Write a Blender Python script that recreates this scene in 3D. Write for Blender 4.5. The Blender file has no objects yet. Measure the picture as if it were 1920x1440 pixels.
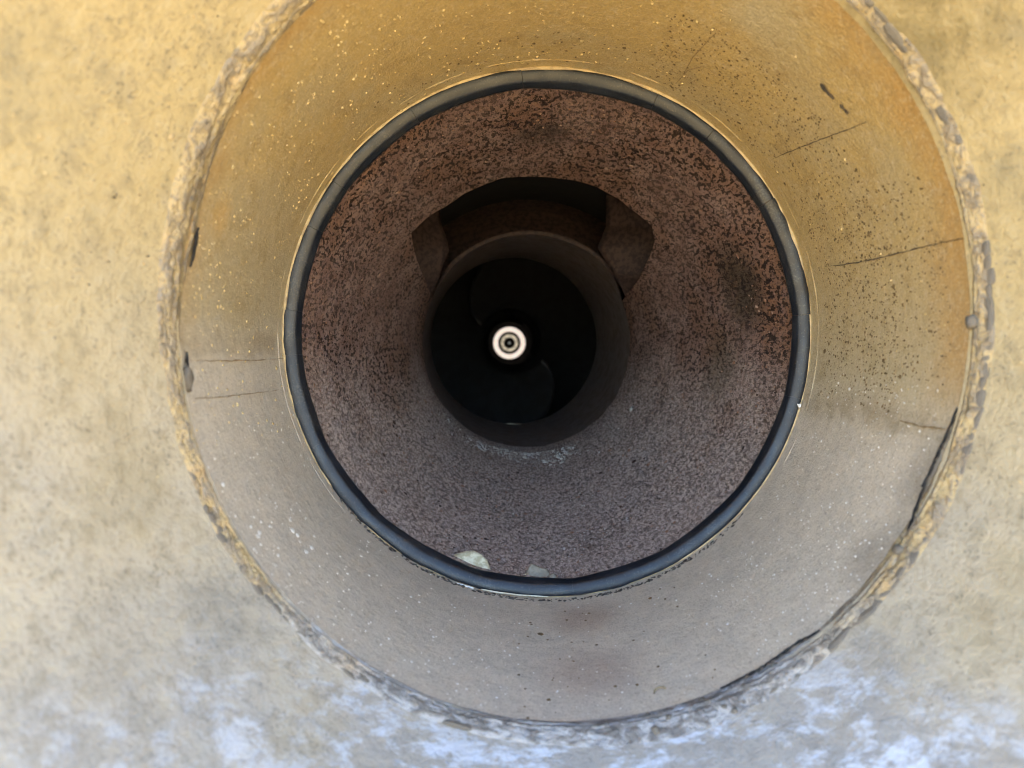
import bpy, math, random
import numpy as np
from mathutils import Vector, Matrix, Euler

random.seed(7)
rng = np.random.default_rng(7)
scene = bpy.context.scene
col = scene.collection
rad = math.radians

# ------------------------------------------------------------------ camera
F = 1397.0                       # focal length in pixels of a 1920 x 1440 frame
H = 1.30                         # camera height above the yard
EYE = Vector((0, 0, H))
cd = bpy.data.cameras.new('camera')
cam = bpy.data.objects.new('camera', cd)
col.objects.link(cam)
cam.location = EYE
cam.rotation_euler = Euler((rad(90 - 3.15), 0, rad(-0.6)), 'XYZ')
cd.sensor_width = 36
cd.lens = 36 * F / 1920
cd.clip_start = 0.01
cd.clip_end = 2000
cd.dof.use_dof = True
cd.dof.focus_distance = 0.77
cd.dof.aperture_fstop = 6.3
scene.camera = cam
CR = cam.rotation_euler.to_matrix()

# ------------------------------------------------------------------ sky, sun, exposure
SUN_EL, SUN_AZ = 52, 20          # sun stands behind the pipe
w = bpy.data.worlds.new('World')
scene.world = w
w.use_nodes = True
wn = w.node_tree.nodes
wn.clear()
sky = wn.new('ShaderNodeTexSky')
sky.sky_type = 'NISHITA'
sky.sun_disc = False
sky.sun_elevation = rad(SUN_EL)
sky.sun_rotation = rad(SUN_AZ)
bg = wn.new('ShaderNodeBackground')
bg.inputs['Strength'].default_value = 0.15
wo = wn.new('ShaderNodeOutputWorld')
w.node_tree.links.new(sky.outputs[0], bg.inputs[0])
w.node_tree.links.new(bg.outputs[0], wo.inputs[0])
sd = bpy.data.lights.new('sun', 'SUN')
sd.energy = 2.6
sd.angle = rad(0.5)
sd.color = (1.0, 0.93, 0.82)
sun = bpy.data.objects.new('sun', sd)
col.objects.link(sun)
sv = Vector((math.sin(rad(SUN_AZ)) * math.cos(rad(SUN_EL)), math.cos(rad(SUN_AZ)) * math.cos(rad(SUN_EL)), math.sin(rad(SUN_EL))))
sun.rotation_euler = sv.to_track_quat('Z', 'Y').to_euler()
sun.location = (2, 6, 8)

vs = scene.view_settings
vs.view_transform = 'Standard'
vs.look = 'None'
vs.exposure = 2.85
vs.gamma = 1
vs.use_curve_mapping = False
scene.cycles.max_bounces = 8
scene.cycles.diffuse_bounces = 5
scene.cycles.glossy_bounces = 3
scene.cycles.use_denoising = True
scene.cycles.use_adaptive_sampling = True
scene.cycles.adaptive_threshold = 0.03
scene.cycles.filter_width = 1.0


# ------------------------------------------------------------------ helpers
def P(px, py, Y):
    """point of the world plane y = Y that the photograph shows at (px, py)"""
    d = CR @ Vector(((px - 960) / F, (720 - py) / F, -1))
    return EYE + d * (Y / d.y)


def px_of(p):
    q = CR.transposed() @ (Vector(p) - EYE)
    return (960 + F * q.x / -q.z, 720 - F * q.y / -q.z)


def hash3(ix, iy, iz, seed):
    n = (ix * 374761393 + iy * 668265263 + iz * 1442695041 + seed * 974711) & 0xFFFFFFFF
    n = ((n ^ (n >> 13)) * 1274126177) & 0xFFFFFFFF
    n = ((n ^ (n >> 16)) * 2246822519) & 0xFFFFFFFF
    return ((n ^ (n >> 15)) & 0xFFFFFF) / float(0xFFFFFF)


def vnoise(p, scale, seed=0):
    """value noise -1..1 on an (...,3) array"""
    q = np.asarray(p, float) * scale
    i = np.floor(q).astype(np.int64)
    f = q - i
    f = f * f * (3 - 2 * f)
    out = 0
    for dx in (0, 1):
        for dy in (0, 1):
            for dz in (0, 1):
                wgt = (f[..., 0] if dx else 1 - f[..., 0]) * (f[..., 1] if dy else 1 - f[..., 1]) * (f[..., 2] if dz else 1 - f[..., 2])
                out = out + wgt * hash3(i[..., 0] + dx, i[..., 1] + dy, i[..., 2] + dz, seed)
    return out * 2 - 1


def fbm(p, scale, seed=0, oct=3):
    a, s = 0, 1.0
    for k in range(oct):
        a = a + vnoise(p, scale * 2 ** k, seed + k * 17) * s
        s *= 0.5
    return a


def link(o, parent=None):
    col.objects.link(o)
    if parent is not None:
        o.parent = parent
        o.matrix_parent_inverse = Matrix.Translation(parent.location).inverted() if parent.parent is None else parent_inv(parent)
    return o


def parent_inv(p):
    m = Matrix.Identity(4)
    chain = []
    q = p
    while q is not None:
        chain.append(q)
        q = q.parent
    for q in reversed(chain):
        m = m @ q.matrix_parent_inverse @ Matrix.LocRotScale(q.location, q.rotation_euler, q.scale)
    return m.inverted()


def mesh_obj(name, verts, faces, material, parent=None, smooth=True, sharp=60):
    me = bpy.data.meshes.new(name)
    me.from_pydata([tuple(v) for v in verts], [], faces)
    me.update()
    if smooth:
        me.polygons.foreach_set('use_smooth', [True] * len(me.polygons))
        me.set_sharp_from_angle(angle=rad(sharp))
    me.materials.append(material)
    return link(bpy.data.objects.new(name, me), parent)


def grid_obj(name, G, material, parent=None, close_u=False, close_v=False, flip=False, smooth=True, caps=False, uv=None):
    nu, nv = G.shape[:2]
    V = G.reshape(-1, 3)
    U = nu if close_u else nu - 1
    W = nv if close_v else nv - 1
    a = np.arange(U)[:, None]
    b = np.arange(W)[None, :]
    i00 = a * nv + b
    i10 = ((a + 1) % nu) * nv + b
    i11 = ((a + 1) % nu) * nv + (b + 1) % nv
    i01 = a * nv + (b + 1) % nv
    Q = np.stack([i00, i10, i11, i01], -1).reshape(-1, 4)
    if flip:
        Q = Q[:, ::-1]
    faces = Q.tolist()
    if caps:
        faces.append(list(range(nv))[::-1])
        faces.append([(nu - 1) * nv + k for k in range(nv)])
    o = mesh_obj(name, V.tolist(), faces, material, parent, smooth)
    if uv is not None:
        la = o.data.uv_layers.new(name='UVMap')
        vi = np.empty(len(o.data.loops), np.int32)
        o.data.loops.foreach_get('vertex_index', vi)
        la.data.foreach_set('uv', uv.reshape(-1, 2)[vi].ravel())
    return o


# a section: centre x, centre z, radius x, radius z, y
def sec(px, py, r, Y, rz=None):
    c = P(px, py, Y)
    return (c.x, c.z, r * Y / F, (rz or r) * Y / F, Y)


def lerp_sec(a, b, t):
    return tuple(x + (y - x) * t for x, y in zip(a, b))


def ring_pts(s, th):
    return np.stack([s[0] + s[2] * np.cos(th), np.full_like(th, s[4]), s[1] + s[3] * np.sin(th)], -1)


def lathe(secs, n, th0=0.0, th1=2 * math.pi, endpoint=False):
    th = np.linspace(th0, th1, n, endpoint=endpoint)
    return np.stack([ring_pts(s, th) for s in secs], 1)


def densify(secs, k):
    out = []
    for a, b in zip(secs[:-1], secs[1:]):
        for j in range(k):
            out.append(lerp_sec(a, b, j / k))
    out.append(secs[-1])
    return out


def on_surface(secs, px, py):
    """point and inward normal where the sight line through (px, py) meets the lathe"""
    def val(s):
        p = P(px, py, s[4])
        return ((p.x - s[0]) / s[2]) ** 2 + ((p.z - s[1]) / s[3]) ** 2 - 1
    for a, b in zip(secs[:-1], secs[1:]):
        if val(a) <= 0 <= val(b):
            lo, hi = 0.0, 1.0
            for _ in range(26):
                m = (lo + hi) / 2
                if val(lerp_sec(a, b, m)) < 0:
                    lo = m
                else:
                    hi = m
            s = lerp_sec(a, b, lo)
            p = P(px, py, s[4])
            dr = (b[2] - a[2]) / (b[4] - a[4])
            n = Vector((-(p.x - s[0]) / s[2], dr, -(p.z - s[1]) / s[3])).normalized()
            return p, n
    return None, None


def tag(o, label=None, cat=None, group=None, kind=None):
    if label: o['label'] = label
    if cat: o['category'] = cat
    if group: o['group'] = group
    if kind: o['kind'] = kind
    return o


# ------------------------------------------------------------------ materials
class NT:
    def __init__(self, name):
        self.m = bpy.data.materials.new(name)
        self.m.use_nodes = True
        self.t = self.m.node_tree
        self.b = self.t.nodes['Principled BSDF']
        tc = self.t.nodes.new('ShaderNodeTexCoord')
        self.P = tc.outputs['Object']

    def put(self, sock, v):
        if isinstance(v, bpy.types.NodeSocket):
            self.t.links.new(v, sock)
        elif isinstance(v, tuple) and len(v) == 3 and sock.type == 'RGBA':
            sock.default_value = (*v, 1)
        else:
            sock.default_value = v

    def noise(self, scale, detail=3, rough=0.55, dist=0.0, vec=None):
        n = self.t.nodes.new('ShaderNodeTexNoise')
        self.put(n.inputs['Vector'], vec or self.P)
        n.inputs['Scale'].default_value = scale
        n.inputs['Detail'].default_value = detail
        n.inputs['Roughness'].default_value = rough
        n.inputs['Distortion'].default_value = dist
        return n.outputs['Fac']

    def voro(self, scale, vec=None, rnd=1.0, feat='F1'):
        n = self.t.nodes.new('ShaderNodeTexVoronoi')
        n.feature = feat
        self.put(n.inputs['Vector'], vec or self.P)
        n.inputs['Scale'].default_value = scale
        n.inputs['Randomness'].default_value = rnd
        return n.outputs['Distance']

    def step(self, v, a, b, to0=0.0, to1=1.0):
        n = self.t.nodes.new('ShaderNodeMapRange')
        n.interpolation_type = 'SMOOTHSTEP'
        self.put(n.inputs['Value'], v)
        n.inputs['From Min'].default_value = a
        n.inputs['From Max'].default_value = b
        n.inputs['To Min'].default_value = to0
        n.inputs['To Max'].default_value = to1
        return n.outputs['Result']

    def mix(self, f, a, b, mode='MIX'):
        n = self.t.nodes.new('ShaderNodeMix')
        n.data_type = 'RGBA'
        n.blend_type = mode
        self.put(n.inputs['Factor'], f)
        self.put(n.inputs['A'] if False else n.inputs[6], a)
        self.put(n.inputs[7], b)
        return n.outputs[2]

    def math(self, op, a, b=0.0):
        n = self.t.nodes.new('ShaderNodeMath')
        n.operation = op
        self.put(n.inputs[0], a)
        self.put(n.inputs[1], b)
        return n.outputs[0]

    def scaled(self, s, rot=(0, 0, 0)):
        n = self.t.nodes.new('ShaderNodeMapping')
        self.put(n.inputs['Vector'], self.P)
        n.inputs['Scale'].default_value = s
        n.inputs['Rotation'].default_value = rot
        return n.outputs[0]

    def xyz(self):
        n = self.t.nodes.new('ShaderNodeSeparateXYZ')
        self.put(n.inputs[0], self.P)
        return n.outputs

    def dist_to(self, p):
        n = self.t.nodes.new('ShaderNodeVectorMath')
        n.operation = 'DISTANCE'
        self.put(n.inputs[0], self.P)
        n.inputs[1].default_value = p
        return n.outputs['Value']

    def bump(self, h, strength=0.3, d=0.001, prev=None):
        n = self.t.nodes.new('ShaderNodeBump')
        n.inputs['Strength'].default_value = strength
        n.inputs['Distance'].default_value = d
        self.put(n.inputs['Height'], h)
        if prev is not None:
            self.put(n.inputs['Normal'], prev)
        return n.outputs['Normal']

    def out(self, color, rough=0.6, normal=None, metal=0.0, spec=0.5):
        self.put(self.b.inputs['Base Color'], color)
        self.put(self.b.inputs['Roughness'], rough)
        self.put(self.b.inputs['Metallic'], metal)
        self.put(self.b.inputs['Specular IOR Level'], spec)
        if normal is not None:
            self.put(self.b.inputs['Normal'], normal)
        return self.m


# ------------------------------------------------------------------ geometry of the bore (read off the photograph)
YW = 0.45
WELD = sec(1082, 606, 759, YW, 789)
SLOPE = 0.45
def funnel_sec(u, lift=0.0):
    e = SLOPE * u + 12 * max(0.0, u - 0.14) ** 2 + lift      # straight cone, then a bell mouth
    return (WELD[0], WELD[1], WELD[2] + e, WELD[3] + e, YW - u)
FUNNEL = [funnel_sec(u) for u in (0.25, 0.22, 0.17, 0.12, 0.08, 0.05, 0.03, 0.015, 0.0)]
LINER_END = sec(1027, 633, 494, 0.705)
LINER = [WELD, LINER_END]
CONE0 = sec(1029, 632, 461, 0.732)
CONE1 = sec(996, 646, 209, 1.18)
PIPE1 = sec(963, 640, 155, 1.56)
QT = 0.22                                          # the cone rolls over into the throat this far down it
def cone_sec(t):
    def lin(t):
        s = lerp_sec(CONE0, CONE1, t)
        k = 1 + 0.05 * math.sin(math.pi * t)          # slightly bowl shaped
        return (s[0], s[1], s[2] * k, s[3] * k, s[4])
    if t < 0.72:
        return lin(t)
    u = (t - 0.72) / 0.28
    return lerp_sec(lerp_sec(lin(0.72), CONE1, u), lerp_sec(CONE1, lerp_sec(CONE1, PIPE1, QT), u), u)
CONE = [cone_sec(t) for t in np.linspace(0, 1, 41)]

# ------------------------------------------------------------------ ground (outside the picture: lights the bore from below)
n = NT('dry_yellow_earth')
g1 = n.noise(0.8, 5); g2 = n.noise(14, 4)
c = n.mix(n.step(g1, 0.35, 0.65), (0.60, 0.42, 0.18), (0.70, 0.51, 0.24))
c = n.mix(n.step(g2, 0.45, 0.7), c, (0.52, 0.37, 0.18))
M_ground = n.out(c, 0.95, n.bump(g2, 0.4, 0.02))
S = 600
ground = mesh_obj('ground', [(-S, -S, 0), (S, -S, 0), (S, S, 0), (-S, S, 0)], [(0, 1, 2, 3)], M_ground, smooth=False)
tag(ground, kind='structure')

# ------------------------------------------------------------------ materials of the bore
def soft_spot(n, px, py, secs, r0, r1):
    p, _ = on_surface(secs, px, py)
    return n.step(n.dist_to(tuple(p)), r1, r0)

# slanted line that parts the greyer lower half of the sleeve from its ochre upper half
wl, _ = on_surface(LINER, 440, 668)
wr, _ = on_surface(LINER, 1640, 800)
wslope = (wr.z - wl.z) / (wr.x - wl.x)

def tone_line(n, wob=0.004):
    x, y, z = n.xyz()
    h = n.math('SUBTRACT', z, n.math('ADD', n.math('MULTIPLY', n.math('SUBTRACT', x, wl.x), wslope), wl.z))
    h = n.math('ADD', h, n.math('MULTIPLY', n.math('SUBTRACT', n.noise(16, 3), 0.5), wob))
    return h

# ---- flared mouth
n = NT('worn_cream_paint')
big = n.noise(8, 4, 0.6); med = n.noise(42, 4, 0.65); mid = n.noise(120, 3, 0.6); fine = n.noise(420, 2, 0.65)
h = tone_line(n, 0.05)
upper = n.step(h, -0.10, 0.12)  # yellower above the line, greyer below
c = n.mix(n.step(big, 0.35, 0.68), (0.35, 0.315, 0.255), (0.395, 0.34, 0.245))
c = n.mix(n.math('MULTIPLY', upper, 0.72), c, (0.43, 0.325, 0.135))
c = n.mix(n.step(med, 0.50, 0.72, 0.0, 0.4), c, (0.22, 0.19, 0.13))
c = n.mix(n.step(med, 0.44, 0.28, 0.0, 0.3), c, (0.42, 0.36, 0.24))
c = n.mix(n.math('MULTIPLY', n.step(big, 0.54, 0.66), 0.32), c, (0.19, 0.155, 0.085))
c = n.mix(n.step(mid, 0.50, 0.66, 0.0, 0.35), c, (0.20, 0.165, 0.10))
c = n.mix(n.step(mid, 0.46, 0.32, 0.0, 0.3), c, (0.43, 0.37, 0.25))
c = n.mix(n.math('MULTIPLY', n.step(fine, 0.57, 0.66), n.step(med, 0.40, 0.58, 0.05, 0.65)), c, (0.13, 0.11, 0.075))
for (sx, sy, r0, r1, am, cc) in ((1720, 30, 0.015, 0.09, 0.7, (0.155, 0.12, 0.05)), (1890, 330, 0.005, 0.03, 0.45, (0.20, 0.175, 0.11)), (420, 1160, 0.005, 0.05, 0.5, (0.17, 0.165, 0.15)),
                                 (200, 1330, 0.01, 0.07, 0.4, (0.19, 0.175, 0.15)), (1640, 1230, 0.005, 0.045, 0.5, (0.18, 0.17, 0.15)), (60, 130, 0.01, 0.05, 0.3, (0.21, 0.19, 0.13))):
    c = n.mix(n.math('MULTIPLY', n.math('MULTIPLY', soft_spot(n, sx, sy, FUNNEL, r0, r1), n.step(med, 0.3, 0.62, 0.25, 1.0)), am), c, cc)
# bluish sky reflection painted into the colour of the lowest part
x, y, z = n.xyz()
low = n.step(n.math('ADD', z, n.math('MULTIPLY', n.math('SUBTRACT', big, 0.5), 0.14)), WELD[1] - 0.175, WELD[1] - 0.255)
sky_sheen = n.math('MULTIPLY', low, n.step(n.noise(52, 6, 0.78, 0.25, n.scaled((0.45, 1.0, 1.3), (0, 0.45, 0))), 0.46, 0.62))
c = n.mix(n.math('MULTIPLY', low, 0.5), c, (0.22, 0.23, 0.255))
c = n.mix(n.math('MULTIPLY', sky_sheen, 0.9), c, (0.50, 0.545, 0.63))
nm = n.bump(n.math('ADD', fine, n.math('MULTIPLY', mid, 2.0)), 0.5, 0.0013)
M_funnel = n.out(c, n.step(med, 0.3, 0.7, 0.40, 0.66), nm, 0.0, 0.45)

# ---- sleeve
n = NT('stained_sleeve')
big = n.noise(8, 3, 0.6); med = n.noise(42, 4, 0.62); mid = n.noise(170, 3, 0.6); fine = n.noise(620, 2, 0.6)
h = tone_line(n, 0.02)
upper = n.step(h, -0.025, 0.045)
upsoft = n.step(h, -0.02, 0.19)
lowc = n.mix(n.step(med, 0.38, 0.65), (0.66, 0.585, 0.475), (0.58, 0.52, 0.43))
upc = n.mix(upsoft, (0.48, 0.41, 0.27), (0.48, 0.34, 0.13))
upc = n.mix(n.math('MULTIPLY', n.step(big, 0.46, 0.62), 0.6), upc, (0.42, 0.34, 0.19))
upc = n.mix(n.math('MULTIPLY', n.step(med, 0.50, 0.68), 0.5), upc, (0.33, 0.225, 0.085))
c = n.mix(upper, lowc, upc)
# brown band just above that line
c = n.mix(n.math('MULTIPLY', n.math('MULTIPLY', n.step(h, -0.003, 0.003), n.step(h, 0.022, 0.012)), n.step(med, 0.35, 0.6, 0.05, 0.4)), c, (0.25, 0.18, 0.09))
# rust bleeding from the weld
x, y, z = n.xyz()
edge = n.step(n.math('ADD', y, n.math('MULTIPLY', n.math('SUBTRACT', big, 0.5), 0.14)), YW + 0.060, YW - 0.005)
c = n.mix(n.math('MULTIPLY', n.math('MULTIPLY', edge, n.step(h, 0.0, 0.06)), 0.6), c, (0.46, 0.245, 0.055))
# grey-brown burn marks along the lower right weld, rust streak at the bottom, lighter scuffs
for (sx, sy, r0, r1, am, cc) in ((1745, 905, 0.006, 0.05, 0.6, (0.15, 0.14, 0.12)), (1640, 1040, 0.006, 0.04, 0.5, (0.16, 0.15, 0.135)),
                                 (1095, 1160, 0.005, 0.05, 0.6, (0.36, 0.245, 0.18)), (1110, 1260, 0.01, 0.06, 0.55, (0.37, 0.28, 0.23)),
                                 (1420, 30, 0.004, 0.04, 0.45, (0.45, 0.41, 0.29)), (415, 405, 0.004, 0.022, 0.6, (0.56, 0.34, 0.10))):
    c = n.mix(n.math('MULTIPLY', n.math('MULTIPLY', soft_spot(n, sx, sy, LINER, r0, r1), n.step(med, 0.25, 0.5, 0.6, 1.0)), am), c, cc)
streak = n.noise(130, 3, 0.65, 0.2, n.scaled((1, 4.5, 1)))
c = n.mix(n.step(streak, 0.50, 0.72, 0.0, 0.32), c, (0.27, 0.22, 0.15))
c = n.mix(n.step(streak, 0.44, 0.28, 0.0, 0.35), c, (0.60, 0.53, 0.42))
c = n.mix(n.step(mid, 0.52, 0.70, 0.0, 0.26), c, (0.24, 0.19, 0.12))
c = n.mix(n.step(mid, 0.46, 0.30, 0.0, 0.30), c, (0.60, 0.52, 0.38))
c = n.mix(n.step(fine, 0.54, 0.66, 0.0, 0.42), c, (0.20, 0.15, 0.09))
c = n.mix(n.step(fine, 0.44, 0.34, 0.0, 0.35), c, (0.64, 0.57, 0.44))
nm = n.bump(n.math('ADD', fine, n.math('MULTIPLY', mid, 1.5)), 0.6, 0.0009)
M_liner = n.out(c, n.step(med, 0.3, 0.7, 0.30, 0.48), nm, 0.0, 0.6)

# ---- rusty cone
n = NT('pitted_rust')
flat = n.scaled((1, 0.5, 1))
pit = n.noise(225, 3, 0.62, 0.1, flat); pit2 = n.noise(400, 2, 0.6, 0.0, flat); med = n.noise(34, 4, 0.62); big = n.noise(9, 3)
fibre = n.noise(290, 3, 0.68, 0.4, n.scaled((1, 0.45, 1)))
x, y, z = n.xyz()
zz = n.math('ADD', z, n.math('MULTIPLY', n.math('SUBTRACT', big, 0.5), 0.16))
low = n.step(zz, CONE0[1] + 0.01, CONE0[1] - 0.13)
c = n.mix(n.step(med, 0.36, 0.66), (0.25, 0.155, 0.128), (0.345, 0.24, 0.205))
c = n.mix(n.math('MULTIPLY', n.step(big, 0.46, 0.62), 0.5), c, (0.24, 0.12, 0.065))
orange = n.math('MULTIPLY', n.step(y, 0.82, 0.74), n.step(med, 0.42, 0.6))
c = n.mix(n.math('MULTIPLY', orange, 0.3), c, (0.26, 0.12, 0.045))
c = n.mix(n.math('MULTIPLY', n.math('MULTIPLY', soft_spot(n, 1470, 600, CONE, 0.01, 0.09), n.step(med, 0.35, 0.55)), 0.6), c, (0.22, 0.10, 0.04))
low_tone = n.mix(n.step(fibre, 0.38, 0.62), (0.32, 0.26, 0.235), (0.70, 0.61, 0.56))  # paler and greyer towards the bottom, with fibrous mottling
c = n.mix(n.math('MULTIPLY', low, 0.85), c, low_tone)
# olive-black soot stains
c = n.mix(n.math('MULTIPLY', n.math('MULTIPLY', soft_spot(n, 1390, 540, CONE, 0.02, 0.075), n.step(med, 0.25, 0.5, 0.4, 1.0)), 0.85), c, (0.055, 0.042, 0.024))
c = n.mix(n.math('MULTIPLY', soft_spot(n, 1350, 690, CONE, 0.015, 0.07), 0.55), c, (0.12, 0.10, 0.06))
c = n.mix(n.math('MULTIPLY', n.math('MULTIPLY', soft_spot(n, 1015, 250, CONE, 0.01, 0.05), n.step(med, 0.3, 0.55)), 0.8), c, (0.05, 0.035, 0.028))
pm = n.math('MULTIPLY', n.step(pit, 0.525, 0.565), n.step(big, 0.36, 0.56, 0.6, 1.0))
pm2 = n.step(pit2, 0.54, 0.62)
amt = n.step(low, 0.0, 1.0, 0.95, 0.45)
c = n.mix(n.math('MULTIPLY', pm, amt), c, (0.020, 0.011, 0.009))
c = n.mix(n.math('MULTIPLY', pm2, n.math('MULTIPLY', amt, 0.6)), c, (0.05, 0.026, 0.02))
hgt = n.math('SUBTRACT', n.math('MULTIPLY', fibre, 1.2), n.math('ADD', pm, n.math('MULTIPLY', pm2, 0.5)))
nm = n.bump(hgt, 0.8, 0.002)
M_rust = n.out(c, 0.68, nm, 0.0, 0.45)

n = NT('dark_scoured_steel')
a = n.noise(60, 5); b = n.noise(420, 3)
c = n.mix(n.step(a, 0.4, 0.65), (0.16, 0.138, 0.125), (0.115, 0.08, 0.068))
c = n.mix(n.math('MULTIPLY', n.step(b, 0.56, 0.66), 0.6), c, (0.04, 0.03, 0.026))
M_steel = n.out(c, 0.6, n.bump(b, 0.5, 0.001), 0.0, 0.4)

n = NT('black_rubber')
a = n.noise(50, 4); b = n.noise(600, 3)
c = n.mix(n.step(a, 0.45, 0.7), (0.009, 0.012, 0.018), (0.017, 0.021, 0.029))
c = n.mix(n.math('MULTIPLY', n.step(b, 0.60, 0.70), 0.5), c, (0.09, 0.083, 0.073))
c = n.mix(n.math('MULTIPLY', n.step(n.noise(26, 4, 0.7), 0.48, 0.66), n.step(b, 0.42, 0.60, 0.05, 0.5)), c, (0.062, 0.060, 0.056))
M_rubber = n.out(c, n.step(a, 0.3, 0.7, 0.32, 0.48), n.bump(b, 0.25, 0.0006), 0.0, 0.55)

n = NT('cream_edge_paint')
a = n.noise(90, 4)
c = n.mix(n.step(a, 0.4, 0.65), (0.58, 0.45, 0.24), (0.40, 0.30, 0.17))
M_lip = n.out(c, 0.55, n.bump(n.noise(400, 3), 0.5, 0.001))

n = NT('crumbling_weld')
tcn = n.t.nodes.new('ShaderNodeTexCoord')
mp = n.t.nodes.new('ShaderNodeMapping')
n.put(mp.inputs['Vector'], tcn.outputs['UV'])
mp.inputs['Scale'].default_value = (0.45, 1.3, 1)
a = n.noise(150, 4, 0.65, 0.8, mp.outputs[0]); b = n.noise(340, 3); d = n.noise(24, 3)
x, y, z = n.xyz()
greyer = n.step(n.math('ADD', z, n.math('MULTIPLY', n.math('SUBTRACT', d, 0.5), 0.10)), WELD[1] - 0.15, WELD[1] - 0.225)   # bead turns greyer towards its bottom
cream = n.mix(n.step(d, 0.52, 0.66), (0.40, 0.305, 0.155), (0.40, 0.285, 0.14))
c = n.mix(n.step(a, 0.43, 0.57), (0.225, 0.18, 0.12), cream)
c = n.mix(n.math('MULTIPLY', n.step(b, 0.52, 0.62), 0.55), c, (0.13, 0.105, 0.08))
c = n.mix(n.math('MULTIPLY', greyer, 0.9), c, n.mix(n.step(a, 0.40, 0.62), (0.14, 0.13, 0.12), (0.33, 0.34, 0.36)))
nm = n.bump(n.math('ADD', b, n.math('MULTIPLY', a, 2.0)), 0.9, 0.002)
M_weld = n.out(c, n.step(a, 0.4, 0.6, 0.28, 0.55), nm, 0.0, 0.6)

n = NT('bare_weld_metal')
a = n.noise(160, 4); b = n.noise(60, 3)
c = n.mix(n.step(a, 0.4, 0.65), (0.085, 0.082, 0.080), (0.15, 0.14, 0.13))
c = n.mix(n.math('MULTIPLY', n.step(b, 0.46, 0.60), 0.7), c, (0.30, 0.24, 0.15))
M_nodule = n.out(c, 0.42, n.bump(a, 0.4, 0.001), 0.25, 0.5)

def plain(name, c0, c1, rough=0.6, scale=200, metal=0.0):
    n = NT(name)
    a = n.noise(scale, 3)
    return n.out(n.mix(n.step(a, 0.4, 0.62), c0, c1), rough, n.bump(a, 0.3, 0.0008), metal)

M_scratch = plain('dark_scratch', (0.05, 0.042, 0.035), (0.13, 0.10, 0.07), 0.7)
M_gap = plain('open_crack', (0.012, 0.012, 0.013), (0.03, 0.028, 0.026), 0.9)
M_hair = plain('brown_fibre', (0.22, 0.15, 0.07), (0.34, 0.25, 0.14), 0.6)
M_blister = plain('ochre_blister', (0.52, 0.39, 0.17), (0.64, 0.50, 0.26), 0.22)
M_fleck = plain('pale_fleck', (0.88, 0.87, 0.84), (0.74, 0.71, 0.66), 0.3)
M_speck = plain('dark_speck', (0.12, 0.08, 0.035), (0.19, 0.13, 0.06), 0.7)
M_grit = plain('grey_grit', (0.42, 0.41, 0.39), (0.62, 0.61, 0.59), 0.55)
M_darkgrit = plain('dark_grit', (0.04, 0.035, 0.03), (0.14, 0.12, 0.10), 0.8)
M_leaf = plain('dry_leaf', (0.76, 0.73, 0.55), (0.52, 0.47, 0.30), 0.7, 170)
M_leaf2 = plain('dull_leaf', (0.36, 0.33, 0.26), (0.27, 0.24, 0.185), 0.75, 160)
M_straw = plain('pale_straw', (0.72, 0.66, 0.52), (0.55, 0.48, 0.34), 0.5)
M_white = plain('white_chip', (0.82, 0.82, 0.80), (0.74, 0.73, 0.70), 0.5)
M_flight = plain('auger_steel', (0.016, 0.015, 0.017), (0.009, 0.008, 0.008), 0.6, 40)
M_black = plain('shade_black', (0.004, 0.004, 0.005), (0.008, 0.007, 0.007), 0.9, 40)  # shade of the drum and slot roof put into a near-black colour
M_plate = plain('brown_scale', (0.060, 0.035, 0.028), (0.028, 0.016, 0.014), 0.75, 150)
M_chamber = plain('shaded_rust', (0.085, 0.05, 0.04), (0.035, 0.02, 0.017), 0.8, 120)  # rust colour darkened to carry the shade behind the slot
M_shell = plain('outside_paint', (0.42, 0.33, 0.18), (0.36, 0.29, 0.17), 0.6, 20)

# ------------------------------------------------------------------ the pipe
pipe = bpy.data.objects.new('rusted_pipe', None)
col.objects.link(pipe)
pipe.location = (WELD[0], YW, WELD[1] - 0.26)
tag(pipe, 'rusted flared steel pipe seen down its bore, ochre sleeve and black gasket ring inside', 'pipe')

# flared mouth: inner face, rolled lip, outer face
prof = [funnel_sec(u) for u in np.linspace(-0.006, 0.25, 60)]
s = prof[-1]
for k in range(1, 9):
    a = math.pi * k / 8
    e = 0.006 * (1 - math.cos(a))
    prof.append((s[0], s[1], s[2] + e, s[3] + e, s[4] - 0.006 * math.sin(a)))
prof += [funnel_sec(u, 0.012) for u in np.linspace(0.24, -0.01, 12)]
G = lathe(prof, 480)
dz = fbm(G, 14, 3, 3) * 0.0012 + fbm(G, 60, 9, 2) * 0.0004
ctr = np.array([WELD[0], 0, WELD[1]])
rv = G - ctr; rv[..., 1] = 0
rv /= np.linalg.norm(rv, axis=-1, keepdims=True)
G = G - rv * dz[..., None]
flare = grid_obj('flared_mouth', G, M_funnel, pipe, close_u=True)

# sleeve
secs = [lerp_sec(WELD, LINER_END, t) for t in np.linspace(-0.01, 1.0, 70)]
G = lathe(secs, 420)
dz = fbm(G, 11, 21, 2) * 0.0002
rv = G - ctr; rv[..., 1] = 0
rv /= np.linalg.norm(rv, axis=-1, keepdims=True)
G = G - rv * dz[..., None]
liner = grid_obj('sleeve', G, M_liner, pipe, close_u=True, flip=True)

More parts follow.
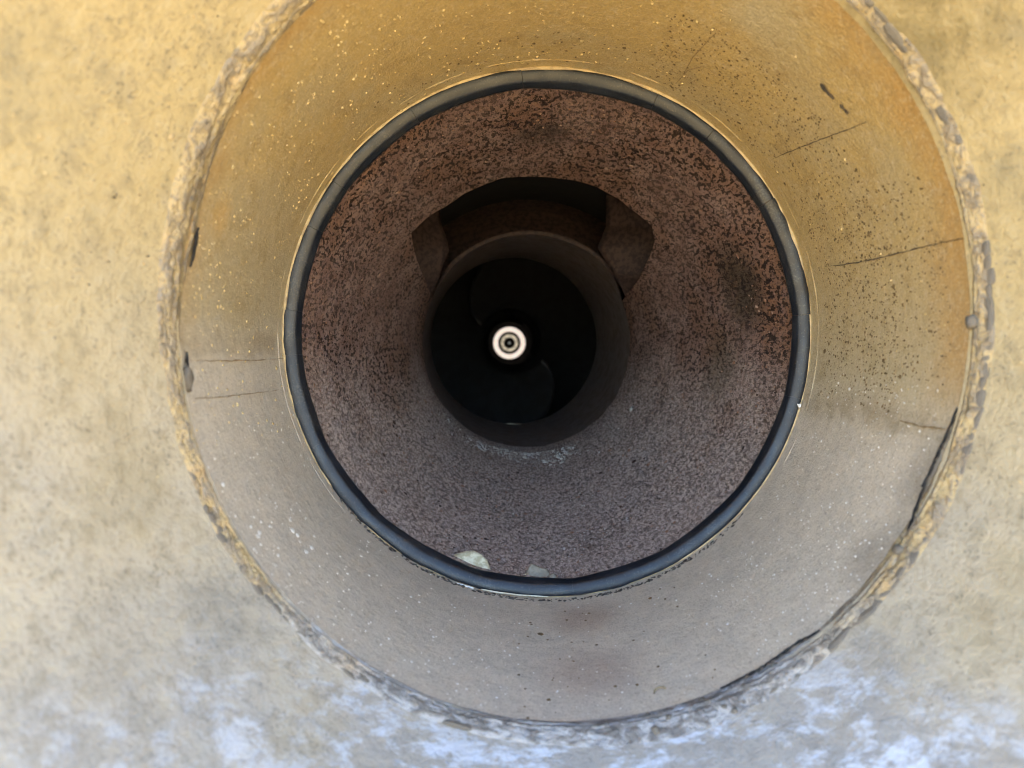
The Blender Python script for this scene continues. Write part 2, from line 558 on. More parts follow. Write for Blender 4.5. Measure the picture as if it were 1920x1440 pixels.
# thin turned lip at the inner end of the sleeve
def torus_on(s, minor, n_th, jit, seed):
    th = np.linspace(0, 2 * math.pi, n_th, endpoint=False)
    ph = np.linspace(0, 2 * math.pi, 8, endpoint=False)
    base = ring_pts(s, th)
    wob = (1 + jit * fbm(base, 40, seed, 3)) * (0.62 + 0.38 * np.clip(np.sin(th) * 2.2 + 1.3, -1, 1))
    r = minor * wob[:, None]
    R = np.stack([np.cos(th), 0 * th, np.sin(th)], -1)
    return base[:, None] + R[:, None] * (r * np.cos(ph)[None])[..., None] + np.array([0, 1, 0]) * (r * np.sin(ph)[None])[..., None]
s = lerp_sec(WELD, LINER_END, 0.992)
grid_obj('sleeve_lip', torus_on((s[0], s[1], s[2] - 0.0006, s[3] - 0.0006, s[4]), 0.0014, 700, 0.7, 5), M_lip, liner, close_u=True, close_v=True)
s = lerp_sec(WELD, LINER_END, 0.93)
grid_obj('sleeve_ridge', torus_on((s[0], s[1], s[2] + 0.0008, s[3] + 0.0008, s[4]), 0.0013, 700, 0.5, 8), M_liner, liner, close_u=True, close_v=True)

# ---- weld bead
NW, MW = 2800, 26
th = np.linspace(0, 2 * math.pi, NW, endpoint=False)
ct = np.stack([np.cos(th), 0 * th, np.sin(th)], -1)
def ang(px, py, cx=1082, cy=606, k=789 / 759):
    return math.atan2((cy - py) / k, px - cx)
def angbump(t, a, wdt):
    d = (t - a + math.pi) % (2 * math.pi) - math.pi
    return np.exp(-(d / wdt) ** 2)
deg = np.degrees(th)
ringp = ring_pts(WELD, th)
e_out = 0.0042 + 0.0012 * fbm(ringp, 30, 2, 3) + 0.0012 * angbump(th, rad(150), 0.35) + 0.003 * angbump(th, rad(-72), 0.3)
d_in = 0.0105 + 0.0022 * fbm(ringp, 26, 4, 3) + 0.006 * angbump(th, rad(150), 0.3) - 0.006 * angbump(th, rad(45), 0.5) \
    + 0.012 * angbump(th, rad(168), 0.22) + 0.006 * angbump(th, rad(-35), 0.35) + 0.005 * angbump(th, rad(-80), 0.5)
tt = np.linspace(0, 1, MW)
prof_t = tt[None, :]
base_r = np.where(prof_t < 0.3, e_out[:, None] * (1 - prof_t / 0.3) * 0.9, 0)
base_y = np.where(prof_t < 0.3, -e_out[:, None] * (1 - prof_t / 0.3) * 1.9, d_in[:, None] * (prof_t - 0.3) / 0.7)
env = np.sin(np.pi * np.clip(prof_t, 0, 1)) ** 0.6
pt0 = ringp[:, None] + ct[:, None] * base_r[..., None] + np.array([0, 1, 0]) * base_y[..., None]
crumb = fbm(pt0, 170, 31, 3) * 0.0011 + fbm(pt0 * np.array([1, 0.6, 1]), 70, 33, 2) * 0.0012
ridge = 0.0016 * np.exp(-((prof_t - 0.55 - 0.08 * fbm(ringp, 22, 55, 2)[:, None]) / 0.10) ** 2)
groove_amt = 0.35 + 0.35 * fbm(ringp, 18, 61, 2) + 1.5 * angbump(th, ang(362, 458), 0.045) + 1.4 * angbump(th, ang(1735, 950), 0.10) \
    + 1.2 * angbump(th, ang(1480, 1240), 0.11) + 0.7 * angbump(th, ang(1790, 800), 0.06)
groove = -0.0030 * np.clip(groove_amt, 0, 2)[:, None] * np.exp(-((prof_t - 0.78) / 0.055) ** 2)
hgt = env * (0.0026 + crumb + ridge) + groove
hgt[:, 0] = -0.001
hgt[:, -1] = -0.001
nrm = -ct[:, None] * 0.75 + np.array([0, -0.66, 0])
G = pt0 + nrm * hgt[..., None]
# u runs along the bead (there and back, so that it closes), v across it, both in metres
uu = np.abs(th - math.pi) * WELD[2]
weld = grid_obj('weld_bead', G, M_weld, pipe, close_u=True, flip=True, uv=np.stack(np.broadcast_arrays(uu[:, None], prof_t * 0.02), -1).astype(np.float32))

# bare metal nodules strung along the outer side of the bead
def blob_mesh(name, seed, material, nu=10, nv=7, boxy=0.7):
    r = np.random.default_rng(seed)
    V, Fc = [], []
    off = r.uniform(-50, 50, 3)
    for j in range(nv + 1):
        la = -math.pi / 2 + math.pi * j / nv
        for i in range(nu):
            lo = 2 * math.pi * i / nu
            v = np.array([math.cos(la) * math.cos(lo), math.cos(la) * math.sin(lo), math.sin(la)])
            v = np.sign(v) * np.abs(v) ** boxy
            v = v * (1 + 0.22 * float(vnoise((v + off)[None], 1.6, seed)[0]))
            V.append(v)
    for j in range(nv):
        for i in range(nu):
            Fc.append((j * nu + i, j * nu + (i + 1) % nu, (j + 1) * nu + (i + 1) % nu, (j + 1) * nu + i))
    me = bpy.data.meshes.new(name)
    me.from_pydata([tuple(v) for v in V], [], Fc)
    me.polygons.foreach_set('use_smooth', [True] * len(me.polygons))
    me.materials.append(material)
    return me
NOD = [blob_mesh('weld_nodule', 40 + k, M_nodule) for k in range(7)]
WINV = parent_inv(weld)
a = 0.0
while a < 2 * math.pi - 0.02:
    step = random.choice((0.022, 0.034, 0.05, 0.075)) * random.uniform(0.8, 1.25)
    dgr = math.degrees(a + step / 2) % 360
    keep = True
    if 118 < dgr < 200: keep = random.random() < 0.45      # upper left: mostly crumbled cream paint
    if 12 < dgr < 16: keep = False
    if 200 < dgr < 245: keep = random.random() < 0.85
    if 245 < dgr < 292: keep = random.random() < 0.35
    if keep:
        o = bpy.data.objects.new('weld_nodule', random.choice(NOD))
        col.objects.link(o)
        o.parent = weld
        o.matrix_parent_inverse = WINV
        am = a + step / 2
        big = 1.0 if (dgr < 75 or dgr > 300) else (0.55 if 110 < dgr < 195 else 0.75)
        e = 0.0040 + random.uniform(-0.0008, 0.0008)
        o.location = (WELD[0] + (WELD[2] + e * 0.6) * math.cos(am), YW - e * 1.3, WELD[1] + (WELD[3] + e * 0.6) * math.sin(am))
        tang = Vector((-math.sin(am), 0, math.cos(am)))
        outw = Vector((math.cos(am), -1.6, math.sin(am))).normalized()
        nn = tang.cross(outw).normalized()
        R = Matrix((tang, outw, nn)).transposed()
        o.rotation_euler = (R @ Matrix.Rotation(random.uniform(-0.15, 0.15), 3, 'Z')).to_euler()
        o.scale = (step * WELD[2] * 0.60 * random.uniform(0.95, 1.15), random.uniform(0.0019, 0.0032) * big, random.uniform(0.0012, 0.0019) * big)
    a += step

# round balls of weld spatter
def ball(px, py, r_px, secs, material=M_nodule, name='spatter_ball', lift=0.6):
    p, nr = on_surface(secs, px, py)
    r = r_px * p.y / F
    o = bpy.data.objects.new(name, blob_mesh(name, int(px), material, 16, 10, 1.0))
    col.objects.link(o)
    o.parent = weld
    o.matrix_parent_inverse = WINV
    o.location = p + nr * r * lift
    o.scale = (r, r, r)
    return o
NEARLINE = [funnel_sec(u) for u in (0.05, 0.02, 0.0)] + LINER[1:]
ball(1832, 604, 14, NEARLINE)
ball(345, 712, 11, NEARLINE).scale = (0.003, 0.004, 0.008)
ball(1455, 1252, 7, NEARLINE)
ball(1690, 1035, 11, NEARLINE)
for (x_, y_, r_) in ((1358, 1328, 7), (1378, 1334, 6), (1318, 1316, 7), (1345, 1308, 5), (1230, 1372, 9), (1255, 1350, 8), (1290, 1342, 6), (1215, 1345, 6), (1420, 1305, 6), (1395, 1318, 5), (375, 328, 7), (352, 372, 8)):
    ball(x_, y_, r_, NEARLINE, lift=0.35)

# ---- gasket ring in segments
GC = [sec(1027, 633, r, Y) for r, Y in ((497, 0.7045), (494, 0.7025), (490, 0.7020), (480, 0.7038), (472, 0.7055), (468.5, 0.7070), (466.5, 0.7095), (463.5, 0.7120), (461, 0.7145), (459.5, 0.7180), (463, 0.738), (490, 0.750), (500, 0.712))]
INNER = [0, 0, 0, 0.05, 0.15, 0.3, 0.4, 0.7, 1, 1, 0.6, 0, 0]
joints = [-13.7, 5, 31.7, 51.4, 65.7, 95.7, 121, 144, 155, 174, 184, 205, 228, 252, 276, 299, 322, 346.3]
for ja, jb in zip(joints[:-1], joints[1:]):
    gap = random.uniform(0.02, 0.05) if jb < 200 else 0.004
    t0, t1 = rad(ja + gap), rad(jb - gap)
    nseg = max(6, int((jb - ja) * 2.2))
    tha = np.linspace(t0, t1, nseg)
    mid, half = (t0 + t1) / 2, (t1 - t0) / 2
    chord = math.cos(half) / np.cos(tha - mid)
    rows = []
    jr = random.uniform(-0.0009, 0.0009) if jb < 200 else 0.0
    for s, k in zip(GC, INNER):
        g = ring_pts(s, tha)
        f = 1 - 0.28 * k * (1 - chord)
        g[:, 0] = s[0] + (g[:, 0] - s[0]) * f
        g[:, 2] = s[1] + (g[:, 2] - s[1]) * f
        rows.append(g)
    G = np.stack(rows, 1)
    G = G + (fbm(G, 45, 77, 2) * 0.0005)[..., None] * np.array([1, 1, 1]) + np.array([0, jr, 0])
    grid_obj('gasket_segment', G, M_rubber, pipe, close_v=True, caps=True)

# ---- rusty cone with the cut-out slot at its top
ca = [-180, 22, 27, 33, 41, 45, 62.6, 73, 90, 104, 124, 131, 139, 145, 150, 156, 180]
cr = [0, 188, 205, 243, 292, 303, 305, 307, 304, 309, 303, 306, 309, 268, 225, 188, 0]
NT_, NS = 720, 60
thc = np.linspace(-math.pi, math.pi, NT_, endpoint=False)
rs = np.array([F * s[2] / s[4] for s in CONE])
ts = np.linspace(0, 1, len(CONE))
def slot_t(a_deg):
    r = np.interp(a_deg, ca, cr)
    return np.interp(-r, -rs, ts)
tl = slot_t(np.degrees(thc))
tl = np.where((np.degrees(thc) > 22) & (np.degrees(thc) < 156), tl, 1.0)
wob = 0.004 * vnoise(np.stack([np.cos(thc), np.sin(thc), 0 * thc], -1), 14, 5)
tl = np.where(tl < 1, np.clip(tl + wob, 0, 1), 1)
cols = []
for i, t_ in enumerate(thc):
    pts = []
    for k in range(NS):
        s = cone_sec(tl[i] * k / (NS - 1) - (0.03 if k == 0 else 0))
        pts.append((s[0] + s[2] * math.cos(t_), s[4], s[1] + s[3] * math.sin(t_)))
    cols.append(pts)
G = np.array(cols)
rv = G - np.array([CONE0[0], 0, CONE0[1]]); rv[..., 1] = 0
rv /= np.linalg.norm(rv, axis=-1, keepdims=True)
dz = fbm(G, 22, 91, 3) * 0.0012
G = G - rv * dz[..., None]
cone = grid_obj('rusty_cone', G, M_rust, pipe, close_u=True, flip=True)
cone_edge = G[:, -1].copy()
# cut edge of the plate round the slot (4 mm thick)
sel = [i for i in range(NT_) if tl[i] < 0.999]
E = cone_edge[sel]
back = E + rv[sel, -1] * 0.003 + np.array([0, 0.004, 0])
grid_obj('slot_edge', np.stack([E, (E + back) / 2, back], 1), M_rust, cone, flip=True)

# chamber behind the slot: outer wall and back plate
CH = [(CONE1[0], CONE1[1], r, r, Y) for r, Y in ((0.268, 0.80), (0.268, 1.20), (0.268, 1.40))]
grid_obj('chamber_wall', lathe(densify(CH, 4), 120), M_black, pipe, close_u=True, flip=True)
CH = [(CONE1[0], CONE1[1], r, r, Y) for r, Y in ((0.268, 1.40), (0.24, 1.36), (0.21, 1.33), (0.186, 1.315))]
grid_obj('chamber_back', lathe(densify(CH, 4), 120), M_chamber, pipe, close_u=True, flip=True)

# two guide plates standing either side of the slot
def plate(front, backp, name='guide_plate'):
    A = []
    for (fx, fy, fY), (bx, by, bY) in zip(front, backp):
        a_, b_ = P(fx, fy, fY), P(bx, by, bY)
        A.append([a_.lerp(b_, k / 10) for k in range(11)])
    G = np.array([[tuple(v) for v in row] for row in A])
    # refine along the first axis
    n0 = G.shape[0]
    u = np.linspace(0, n0 - 1, (n0 - 1) * 8 + 1)
    i0 = np.minimum(u.astype(int), n0 - 2)
    fr = (u - i0)[:, None, None]
    G = G[i0] * (1 - fr) + G[i0 + 1] * fr
    G = G + (fbm(G, 30, 12, 2) * 0.0012)[..., None]
    o = grid_obj(name, G, M_plate, pipe)
    m = o.modifiers.new('thickness', 'SOLIDIFY')
    m.thickness = 0.004
    m.offset = 0
    return o
plate([(1165, 330, 1.150), (1205, 375, 1.150), (1250, 425, 1.150), (1252, 460, 1.150), (1235, 525, 1.155), (1208, 560, 1.215)],
      [(1139, 320, 1.21), (1138, 375, 1.21), (1137, 425, 1.21), (1121, 464, 1.20), (1150, 510, 1.195), (1174, 556, 1.225)])
plate([(790, 330, 1.150), (760, 380, 1.150), (735, 432, 1.150), (738, 466, 1.150), (752, 520, 1.155), (776, 570, 1.215)],
      [(818, 330, 1.21), (822, 370, 1.21), (826, 415, 1.21), (842, 470, 1.20), (822, 520, 1.195), (804, 566, 1.225)])

# ---- throat: the narrow pipe, its front cut back inside the slot
thp = np.linspace(-math.pi, math.pi, 360, endpoint=False)
dg = np.degrees(thp)
cut = np.clip(np.minimum((dg - 20) / 28, (158 - dg) / 28), 0, 1)
cut = cut * cut * (3 - 2 * cut)
rows = []
for k, t_ in enumerate(np.linspace(0, 1, 24)):
    y0 = 1.18 + 0.38 * QT - 0.002 - (0.38 * QT - 0.037) * cut
    yy = y0 + (1.56 - y0) * t_
    q = (yy - 1.18) / 0.38
    cx = CONE1[0] + (PIPE1[0] - CONE1[0]) * q
    cz = CONE1[1] + (PIPE1[1] - CONE1[1]) * q
    rr = CONE1[2] * 1.002 + (PIPE1[2] - CONE1[2]) * q
    rows.append(np.stack([cx + rr * np.cos(thp), yy, cz + rr * np.sin(thp)], -1))
inner = rows
f = rows[0]
cc = np.array([CONE1[0], 0, CONE1[1]])
rv = f - cc; rv[:, 1] = 0
rv /= np.linalg.norm(rv, axis=-1, keepdims=True)
lipw = (0.0005 + 0.0065 * cut)[:, None]
front = [f + rv * lipw + np.array([0, 0.075, 0]) * (0.2 + 0.8 * cut[:, None]), f + rv * lipw, f + rv * lipw * 0.5 - np.array([0, 0.0015, 0])]
G = np.stack(inner, 1)
wv = (fbm(G, 30, 14, 2) * 0.0006)[..., None] * np.array([1, 0, 1])
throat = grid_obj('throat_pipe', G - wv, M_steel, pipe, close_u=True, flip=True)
G = np.stack(front + [inner[0]], 1)
G[:, -1] -= wv[:, 0]
grid_obj('throat_rim', G, M_plate, throat, close_u=True, flip=True)
e = (PIPE1[0], PIPE1[1], PIPE1[2] + 0.003, PIPE1[3] + 0.003, 1.562)
DR = 0.27
drumsecs = [PIPE1, (PIPE1[0], PIPE1[1], PIPE1[2] + 0.0015, PIPE1[3] + 0.0015, 1.563), (PIPE1[0], PIPE1[1], PIPE1[2] + 0.004, PIPE1[3] + 0.004, 1.565),
            (PIPE1[0], PIPE1[1], DR, DR, 1.566), (PIPE1[0], PIPE1[1], DR, DR, 3.06)]
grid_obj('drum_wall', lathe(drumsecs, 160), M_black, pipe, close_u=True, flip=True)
FAR = P(955, 643, 3.0)
endsecs = [(PIPE1[0], PIPE1[1], DR, DR, 3.06), (FAR.x, FAR.z, 0.055, 0.055, 3.06), (FAR.x, FAR.z, 0.001, 0.001, 3.06)]
grid_obj('end_plate', lathe(endsecs, 120), M_black, pipe, close_u=True, flip=True)

# ---- outside skin so that daylight enters by the mouth alone
skin = [funnel_sec(0.22, 0.013), funnel_sec(0.12, 0.016), funnel_sec(0.0, 0.035), (CONE0[0], CONE0[1], 0.30, 0.30, 0.72), (PIPE1[0], PIPE1[1], 0.30, 0.30, 3.10), (FAR.x, FAR.z, 0.001, 0.001, 3.11)]
grid_obj('outer_skin', lathe(skin, 120), M_shell, pipe, close_u=True)

# ------------------------------------------------------------------ screw flight standing in the drum
aug = bpy.data.objects.new('screw_auger', None)
col.objects.link(aug)
aug.location = (PIPE1[0], 1.60, PIPE1[1])
tag(aug, 'dark spiral screw blade barely visible inside the black hole', 'auger')
def flight(y0, y1, pitch, ri, ro, ph, name):
    nT = int((y1 - y0) / pitch * 72)
    tq = np.linspace(0, 1, nT)
    turn = 2 * math.pi * (y1 - y0) / pitch * tq
    a_ = ph - turn
    yy = y0 + (y1 - y0) * tq
    # the leading end sweeps back in a curve from the root to the rim
    lead = np.clip(turn / 1.15, 0, 1) ** 0.8
    k = np.linspace(0, 1, 12)
    rin = ri + (ro - ri) * 0.0 * lead
    rr = rin[:, None] + (ro - ri) * k[None] * (0.05 + 0.95 * lead[:, None])
    G = np.stack([PIPE1[0] + rr * np.cos(a_)[:, None], np.repeat(yy[:, None], 12, 1), PIPE1[1] + rr * np.sin(a_)[:, None]], -1)
    o = grid_obj(name, G, M_flight, aug)
    m = o.modifiers.new('thickness', 'SOLIDIFY')
    m.thickness = 0.006
    return o
flight(1.62, 2.85, 0.70, 0.075, 0.262, rad(-35), 'spiral_blade')
flight(1.80, 2.85, 0.70, 0.085, 0.262, rad(150), 'spiral_blade')

# ------------------------------------------------------------------ bright ring at the far end
def annulus(name, r0, r1, Y, material, parent, thick=0.006, n_=64):
    th = np.linspace(0, 2 * math.pi, n_, endpoint=False)
    R = np.stack([np.cos(th), 0 * th, np.sin(th)], -1)
    c0 = np.array([FAR.x, Y, FAR.z])
    d = np.array([0, thick, 0])
    rows = [c0 + R * r0 + d, c0 + R * r0, c0 + R * (r0 + r1) / 2 - d * 0.3, c0 + R * r1, c0 + R * r1 + d]
    return grid_obj(name, np.stack(rows, 1), material, parent, close_u=True)
def glow(name, c0, c1, st):
    n = NT(name)
    a = n.noise(60, 3)
    cc = n.mix(n.step(a, 0.4, 0.6), c0, c1)
    n.put(n.b.inputs['Emission Color'], cc)
    n.b.inputs['Emission Strength'].default_value = st
    return n.out(cc, 0.5)
U = 3.0 / F
far_ring = bpy.data.objects.new('far_end_ring', None)  # nested rings, some of them emissive
col.objects.link(far_ring)
far_ring.location = (FAR.x, 3.0, FAR.z)
tag(far_ring, 'small glowing white ring with dark centre at the far end of the bore', 'far_ring')
annulus('bright_ring', 21 * U, 30 * U, 3.0, glow('ring_glow', (1.0, 0.83, 0.68), (1.0, 0.88, 0.78), 0.13), far_ring)
annulus('dark_groove', 15.8 * U, 21.2 * U, 3.004, plain('bronze_groove', (0.03, 0.02, 0.01), (0.02, 0.014, 0.008), 0.8), far_ring)
annulus('inner_ring', 10.4 * U, 16 * U, 3.001, glow('inner_glow', (0.50, 0.42, 0.30), (0.86, 0.74, 0.55), 0.10), far_ring)
annulus('dark_core', 1.8 * U, 10.9 * U, 3.003, M_black, far_ring)
annulus('centre_dot', 0.01 * U, 2.4 * U, 3.001, glow('dot_glow', (0.22, 0.22, 0.21), (0.3, 0.3, 0.28), 0.10), far_ring)

# ------------------------------------------------------------------ marks and crumbs on the surfaces
def ribbon(name, pts, w_px, secs, material, parent, lift=0.0003, jag=0.6, seed=0):
    """a thin raised or filled line along a pixel path, lying on a surface"""
    r = np.random.default_rng(seed)
    P2 = []
    for (x0, y0), (x1, y1) in zip(pts[:-1], pts[1:]):
        k = max(2, int(math.hypot(x1 - x0, y1 - y0) / 6))
        P2 += [(x0 + (x1 - x0) * j / k, y0 + (y1 - y0) * j / k) for j in range(k)]
    P2.append(pts[-1])
    Vs, Fs = [], []
    prev = None
    nP = len(P2)
    for i, (x, y) in enumerate(P2):
        xa, ya = P2[max(0, i - 1)]; xb, yb = P2[min(nP - 1, i + 1)]
        dx, dy = xb - xa, yb - ya
        L = math.hypot(dx, dy) or 1
        nx, ny = -dy / L, dx / L
        ww = w_px * (0.25 + 0.75 * math.sin(math.pi * min(1, max(0, (i + 0.5) / nP))) ** 0.5) * (1 + jag * r.uniform(-0.6, 0.6))
        off = jag * r.uniform(-0.7, 0.7)
        row = []
        for k, hh in ((-0.5, 0.15), (0.0, 1.0), (0.5, 0.15)):
            p, nr = on_surface(secs, x + nx * (ww * k + off), y + ny * (ww * k + off))
            if p is None:
                row = None
                break
            row.append(p + nr * (0.0011 + lift * hh))
        if row is None:
            prev = None
            continue
        b = len(Vs)
        Vs += row
        if prev is not None:
            Fs += [(prev, prev + 1, b + 1, b), (prev + 1, prev + 2, b + 2, b + 1)]
        prev = b
    if Fs:
        return mesh_obj(name, Vs, Fs, material, parent)

SC = [
    ([(1558, 499), (1610, 492), (1660, 481), (1720, 466), (1770, 454), (1824, 443)], 2.0),
    ([(1455, 294), (1500, 276), (1545, 258), (1590, 242), (1628, 226)], 1.7),
    ([(1540, 155), (1552, 170), (1566, 184)], 7),
    ([(1577, 194), (1584, 202), (1592, 212)], 6),
    ([(362, 748), (420, 744), (470, 738), (520, 732)], 1.5),
    ([(352, 676), (420, 677), (480, 676), (530, 672)], 1.6),
    ([(1690, 790), (1730, 800), (1780, 806)], 3),
]
for k, (pts, wd) in enumerate(SC):
    ribbon('scratch', pts, wd, LINER, M_hair if k > 3 else M_scratch, liner, seed=k, jag=1.0)
for k, pts in enumerate(([(1268, 155), (1290, 130), (1319, 122), (1332, 128), (1345, 140)], [(1282, 138), (1300, 105), (1325, 78), (1340, 62)])):
    ribbon('fibre', pts, 1.6, LINER, M_hair, liner, seed=20 + k, jag=0.3)
# open cracks where the bead has parted from the sleeve
for k, (pts, wd) in enumerate([
    ([(367, 425), (364, 450), (359, 478), (352, 500)], 6),
    ([(1352, 1295), (1390, 1276), (1430, 1255), (1470, 1227), (1500, 1206), (1540, 1186)], 5),
    ([(1800, 765), (1785, 800), (1765, 845), (1745, 890), (1732, 915)], 4.5),
    ([(1740, 905), (1722, 950), (1706, 1000), (1700, 1012)], 6),
    ([(345, 660), (348, 690), (352, 735)], 4),
    ([(420, 1000), (470, 1080), (540, 1160), (620, 1230)], 3.5),
    ([(640, 1243), (720, 1292), (800, 1330)], 3.0),
]):
    ribbon('open_crack', pts, wd, NEARLINE[2:], M_gap, weld, lift=0.0012, seed=60 + k, jag=1.1)

# small joined crumbs (too many and too small to pick apart)
ICO_V = [(0, 0, 1)] + [(math.cos(k * 1.0472), math.sin(k * 1.0472), 0.35) for k in range(6)]
ICO_F = [(0, k, k % 6 + 1) for k in range(1, 7)]
def crumbs(name, pts, secs, material, parent, flat=0.6, stretch=1.0, smooth=True):
    Vs, Fs = [], []
    for (x, y, r_px) in pts:
        p, nr = on_surface(secs, x, y)
        if p is None:
            continue
        r = r_px * p.y / F
        t1 = nr.cross(Vector((0, 1, 0))).normalized()
        t2 = nr.cross(t1)
        b = len(Vs)
        a0 = random.uniform(0, 6.28)
        for (vx, vy, vz) in ICO_V:
            xx = vx * math.cos(a0) - vy * math.sin(a0)
            yy = vx * math.sin(a0) + vy * math.cos(a0)
            k = random.uniform(0.75, 1.2)
            Vs.append(p + t1 * xx * r * k + t2 * yy * r * k * stretch + nr * (vz * r * flat * k - 0.25 * r * flat + 0.0002))
        for k in range(6):
            Vs.append(Vs[b + 1 + k] - nr * (0.9 * r * flat + 0.0015))
        Fs += [tuple(b + j for j in f) for f in ICO_F]
        Fs += [(b + 1 + k, b + 7 + k, b + 7 + (k + 1) % 6, b + 1 + (k + 1) % 6) for k in range(6)]
    o = mesh_obj(name, Vs, Fs, material, parent, smooth)
    o['kind'] = 'stuff'
    return o

def polar(cx, cy, r0, r1, a0, a1, n_, size, k=1.0):
    out = []
    for _ in range(n_):
        a = rad(random.uniform(a0, a1))
        r = random.uniform(r0 ** 2, r1 ** 2) ** 0.5
        sz = random.lognormvariate(math.log(size), 0.35)
        out.append((cx + r * math.cos(a), cy - r * math.sin(a) * k, sz))
    return out
def clumped(pts, spread, prob):
    out = []
    for (x, y, s) in pts:
        out.append((x, y, s))
        while random.random() < prob:
            out.append((x + random.gauss(0, spread), y + random.gauss(0, spread), s * random.uniform(0.5, 1.0)))
    return out
bl = clumped(polar(1045, 620, 505, 735, 92, 180, 400, 1.9), 8, 0.35) + polar(1045, 620, 505, 740, 60, 110, 130, 2.0) + polar(1045, 620, 500, 735, 180, 200, 70, 2.2) + polar(1045, 625, 505, 735, -10, 60, 60, 1.7)
crumbs('blisters', bl, LINER, M_blister, liner, 0.85)
fl = polar(1045, 625, 505, 730, 195, 262, 220, 1.35) + polar(1045, 625, 510, 735, 300, 352, 380, 1.2) + polar(1045, 625, 500, 735, 255, 305, 110, 1.2) 
fl += clumped(polar(1045, 625, 590, 720, 203, 222, 26, 3.4), 10, 0.4)
crumbs('pale_flecks', fl, LINER, M_fleck, liner, 0.4, 1.5)
sp = polar(1045, 620, 503, 640, -14, 70, 1500, 1.35) + polar(1045, 620, 503, 740, -8, 24, 600, 1.5) + polar(1045, 620, 500, 560, 60, 130, 160, 1.4) + polar(1045, 620, 520, 740, 262, 295, 46, 2.8)
crumbs('dark_specks', sp, LINER, M_speck, liner, 0.12, 1.2)
gr = []
for _ in range(520):
    a = rad(random.gauss(-94, 20))
    r = 203 + abs(random.gauss(0, 13))
    gr.append((995 + r * math.cos(a), 645 - r * math.sin(a), random.lognormvariate(math.log(1.5), 0.4)))
for _ in range(150):
    gr.append((random.gauss(1060, 80), 1000 + random.gauss(20, 40), random.uniform(0.9, 1.8)))
crumbs('pale_grit', gr, CONE, M_grit, cone, 0.7, smooth=False)
fk, fd = [], []
for _ in range(1500):
    a = rad(random.uniform(0, 360)); r = random.uniform(235 ** 2, 452 ** 2) ** 0.5
    q = (1018 + r * math.cos(a), 637 - r * math.sin(a), random.lognormvariate(math.log(1.7), 0.45))
    if 24 < math.degrees(a) < 156 and r < 325: continue
    (fk if random.random() < 0.55 else fd).append(q)
crumbs('rust_flakes', fk, CONE, plain('rust_flake', (0.30, 0.16, 0.10), (0.40, 0.28, 0.22), 0.6), cone, 0.35, smooth=False)
crumbs('dark_scale', fd, CONE, plain('dark_scale', (0.05, 0.03, 0.025), (0.10, 0.06, 0.045), 0.6), cone, 0.35, smooth=False)
pc = [(243, 630, 5), (1913, 903, 7), (322, 258, 6), (1812, 135, 5)] + [(random.uniform(0, 1920), random.uniform(0, 980), random.lognormvariate(math.log(1.5), 0.3)) for _ in range(420)]
crumbs('dirt_specks', pc[:1] + pc[4:200], FUNNEL, M_darkgrit, flare, 0.3, smooth=False)
crumbs('paint_flakes', pc[1:4] + pc[200:], FUNNEL, M_lip, flare, 0.35, smooth=False)
LIPS = [LINER[0], lerp_sec(*LINER, 0.999)]
dk = []
for _ in range(420):
    a = rad(random.uniform(218, 318))
    r = 491 + random.uniform(0, 4.5)
    dk.append((1027 + r * math.cos(a), 633 - r * math.sin(a), random.lognormvariate(math.log(1.9), 0.4)))
crumbs('dark_grit', dk, LIPS, M_darkgrit, liner, 0.7, smooth=False)

# ------------------------------------------------------------------ loose things caught behind and before the gasket
def scrap(name, outline, Y, material, label, cat, bulge=0.003, thick=0.0012, tilt=0.0, seed=0):
    """a dry leaf or flake: outline in photograph pixels at depth Y, cupped and given thickness"""
    pts = [P(x, y, Y) for x, y in outline]
    c0 = sum(pts, Vector()) / len(pts)
    rings = 5
    Vs = [c0 + Vector((0, -bulge, 0))]
    Fs = []
    m = len(pts)
    r = np.random.default_rng(seed)
    for k in range(1, rings + 1):
        f = k / rings
        for p in pts:
            q = c0.lerp(p, f)
            Vs.append(q + Vector((0, -bulge * (1 - f * f) + r.uniform(-0.0006, 0.0006) + tilt * (q.z - c0.z), 0)))
    for i in range(m):
        Fs.append((0, 1 + i, 1 + (i + 1) % m))
        for k in range(rings - 1):
            b = 1 + k * m
            Fs.append((b + i, b + m + i, b + m + (i + 1) % m, b + (i + 1) % m))
    base = sum(([v.x, v.y, v.z] for v in [min(pts, key=lambda v: v.z)]), [])
    o = mesh_obj(name, [Vector(v) - Vector(base) for v in Vs], Fs, material)
    o.location = base
    md = o.modifiers.new('thickness', 'SOLIDIFY')
    md.thickness = thick
    return tag(o, label, cat)
scrap('dry_leaf', [(842, 1046), (857, 1042), (872, 1038), (887, 1037), (902, 1043), (913, 1053), (920, 1068), (919, 1084), (912, 1094), (895, 1092), (875, 1082), (858, 1066)],
      0.742, M_leaf, 'pale cream rounded dry leaf propped behind the black gasket ring', 'leaf', 0.004, 0.0012, 0.5, 1)
scrap('leaf_fragment', [(984, 1086), (988, 1072), (995, 1060), (1003, 1062), (1014, 1067), (1026, 1069), (1033, 1079), (1032, 1096), (1010, 1102), (988, 1098)],
      0.744, M_leaf2, 'dull grey-brown pointed leaf fragment right of the pale leaf, behind the gasket', 'leaf', 0.003, 0.001, 0.5, 2)
scrap('leaf_curl', [(960, 1088), (970, 1083), (980, 1079), (987, 1077), (985, 1086), (980, 1094), (966, 1096)],
      0.741, M_leaf, 'small curled yellowish leaf piece touching the grey-brown leaf fragment', 'leaf', 0.002, 0.001, 0.6, 3)
scrap('leaf_sliver', [(930, 1080), (940, 1078), (950, 1080), (962, 1083), (958, 1090), (942, 1090)],
      0.743, M_straw, 'thin pale leaf sliver lying between the cream leaf and the curled piece', 'leaf', 0.001, 0.001, 0.6, 4)
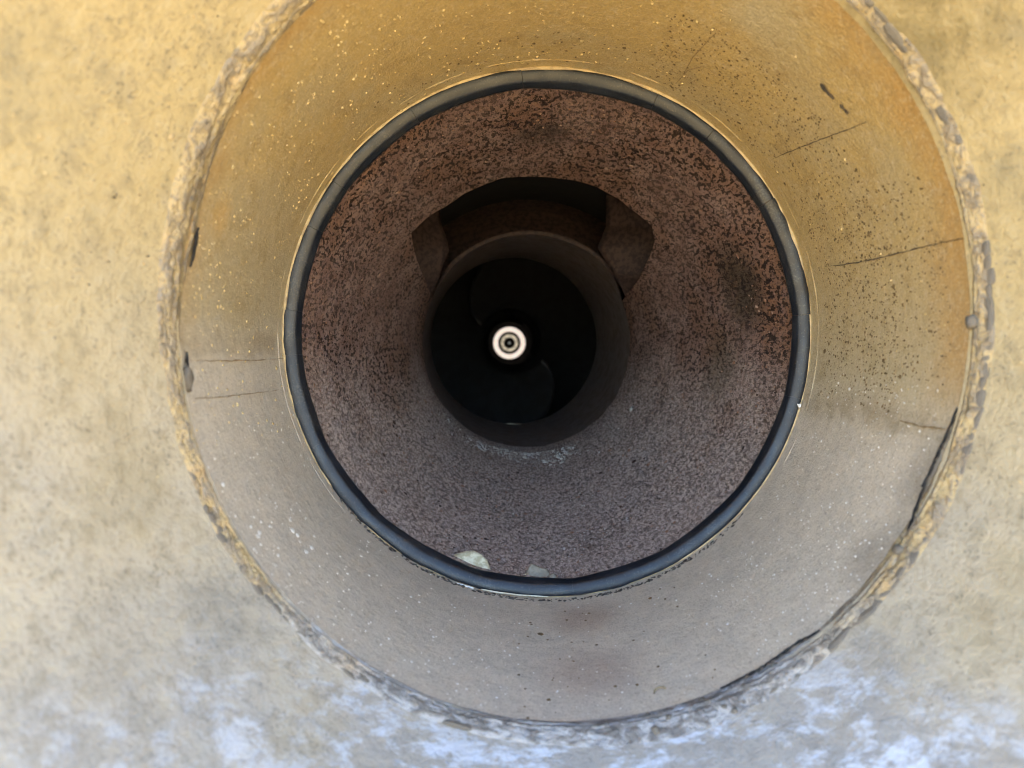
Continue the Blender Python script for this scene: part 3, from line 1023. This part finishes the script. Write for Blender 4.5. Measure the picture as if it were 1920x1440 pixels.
scrap('pebble_chip', [(1032, 1080), (1037, 1078), (1041, 1083), (1040, 1092), (1032, 1092)],
      0.741, M_leaf2, 'tiny tan crumb at the right end of the leaf fragments', 'crumb', 0.003, 0.003, 0.2, 5)
scrap('paint_chip', [(1494, 757), (1502, 757), (1500, 763), (1498, 768)], 0.698, M_white, 'tiny white triangular chip stuck at the right of the gasket ring', 'chip', 0.0008, 0.0008, 0.0, 6)
scrap('rim_sliver', [(940, 796), (955, 794), (975, 795), (985, 797), (975, 803), (950, 803)], 1.552, M_leaf2, 'pale yellowish sliver on the lower rim of the dark hole', 'leaf', 0.001, 0.001, 0.8, 7)  # thin pale sliver along the lower rim

def stalk(name, pts, r_px, material, label, cat):
    A = [P(*p) for p in pts]
    d = []
    for k in range(len(A) - 1):
        for j in range(6):
            d.append(A[k].lerp(A[k + 1], j / 6))
    d.append(A[-1])
    rows = []
    for i, p in enumerate(d):
        t = (d[min(i + 1, len(d) - 1)] - d[max(i - 1, 0)]).normalized()
        u = t.cross(Vector((0, 1, 0))).normalized()
        v = t.cross(u)
        r = r_px * p.y / F * (0.45 + 0.55 * math.sin(math.pi * (i + 0.6) / (len(d) + 0.2)) ** 0.4)
        rows.append([tuple(p + (u * math.cos(q) + v * math.sin(q) * 0.6) * r - d[0]) for q in np.linspace(0, 2 * math.pi, 7)[:-1]])
    o = grid_obj(name, np.array(rows), material, close_v=True, caps=True)
    o.location = d[0]
    return tag(o, label, cat)
stalk('dry_straw', [(902, 1105, 0.6985), (935, 1111, 0.6985), (975, 1116, 0.6985), (1028, 1119, 0.6985)], 1.6, M_straw, 'long thin pale straw lying along the bottom of the black gasket ring', 'straw')
stalk('straw_bit', [(856, 1094, 0.699), (872, 1099, 0.699), (888, 1103, 0.699)], 2.0, M_white, 'short whitish straw bit left of the long straw below the gasket', 'straw')
stalk('straw_stub', [(963, 1122, 0.699), (975, 1124, 0.699), (984, 1124, 0.699)], 1.4, M_straw, 'short straw stub just below the long pale straw', 'straw')
p, nr = on_surface(LINER, 1238, 1296)
stalk('curled_shaving', [(1227, 1298, p.y), (1229, 1292, p.y), (1236, 1288, p.y), (1244, 1288, p.y), (1248, 1292, p.y)], 2.0, M_hair, 'tiny brown curled shaving on the grey lower sleeve', 'shaving')
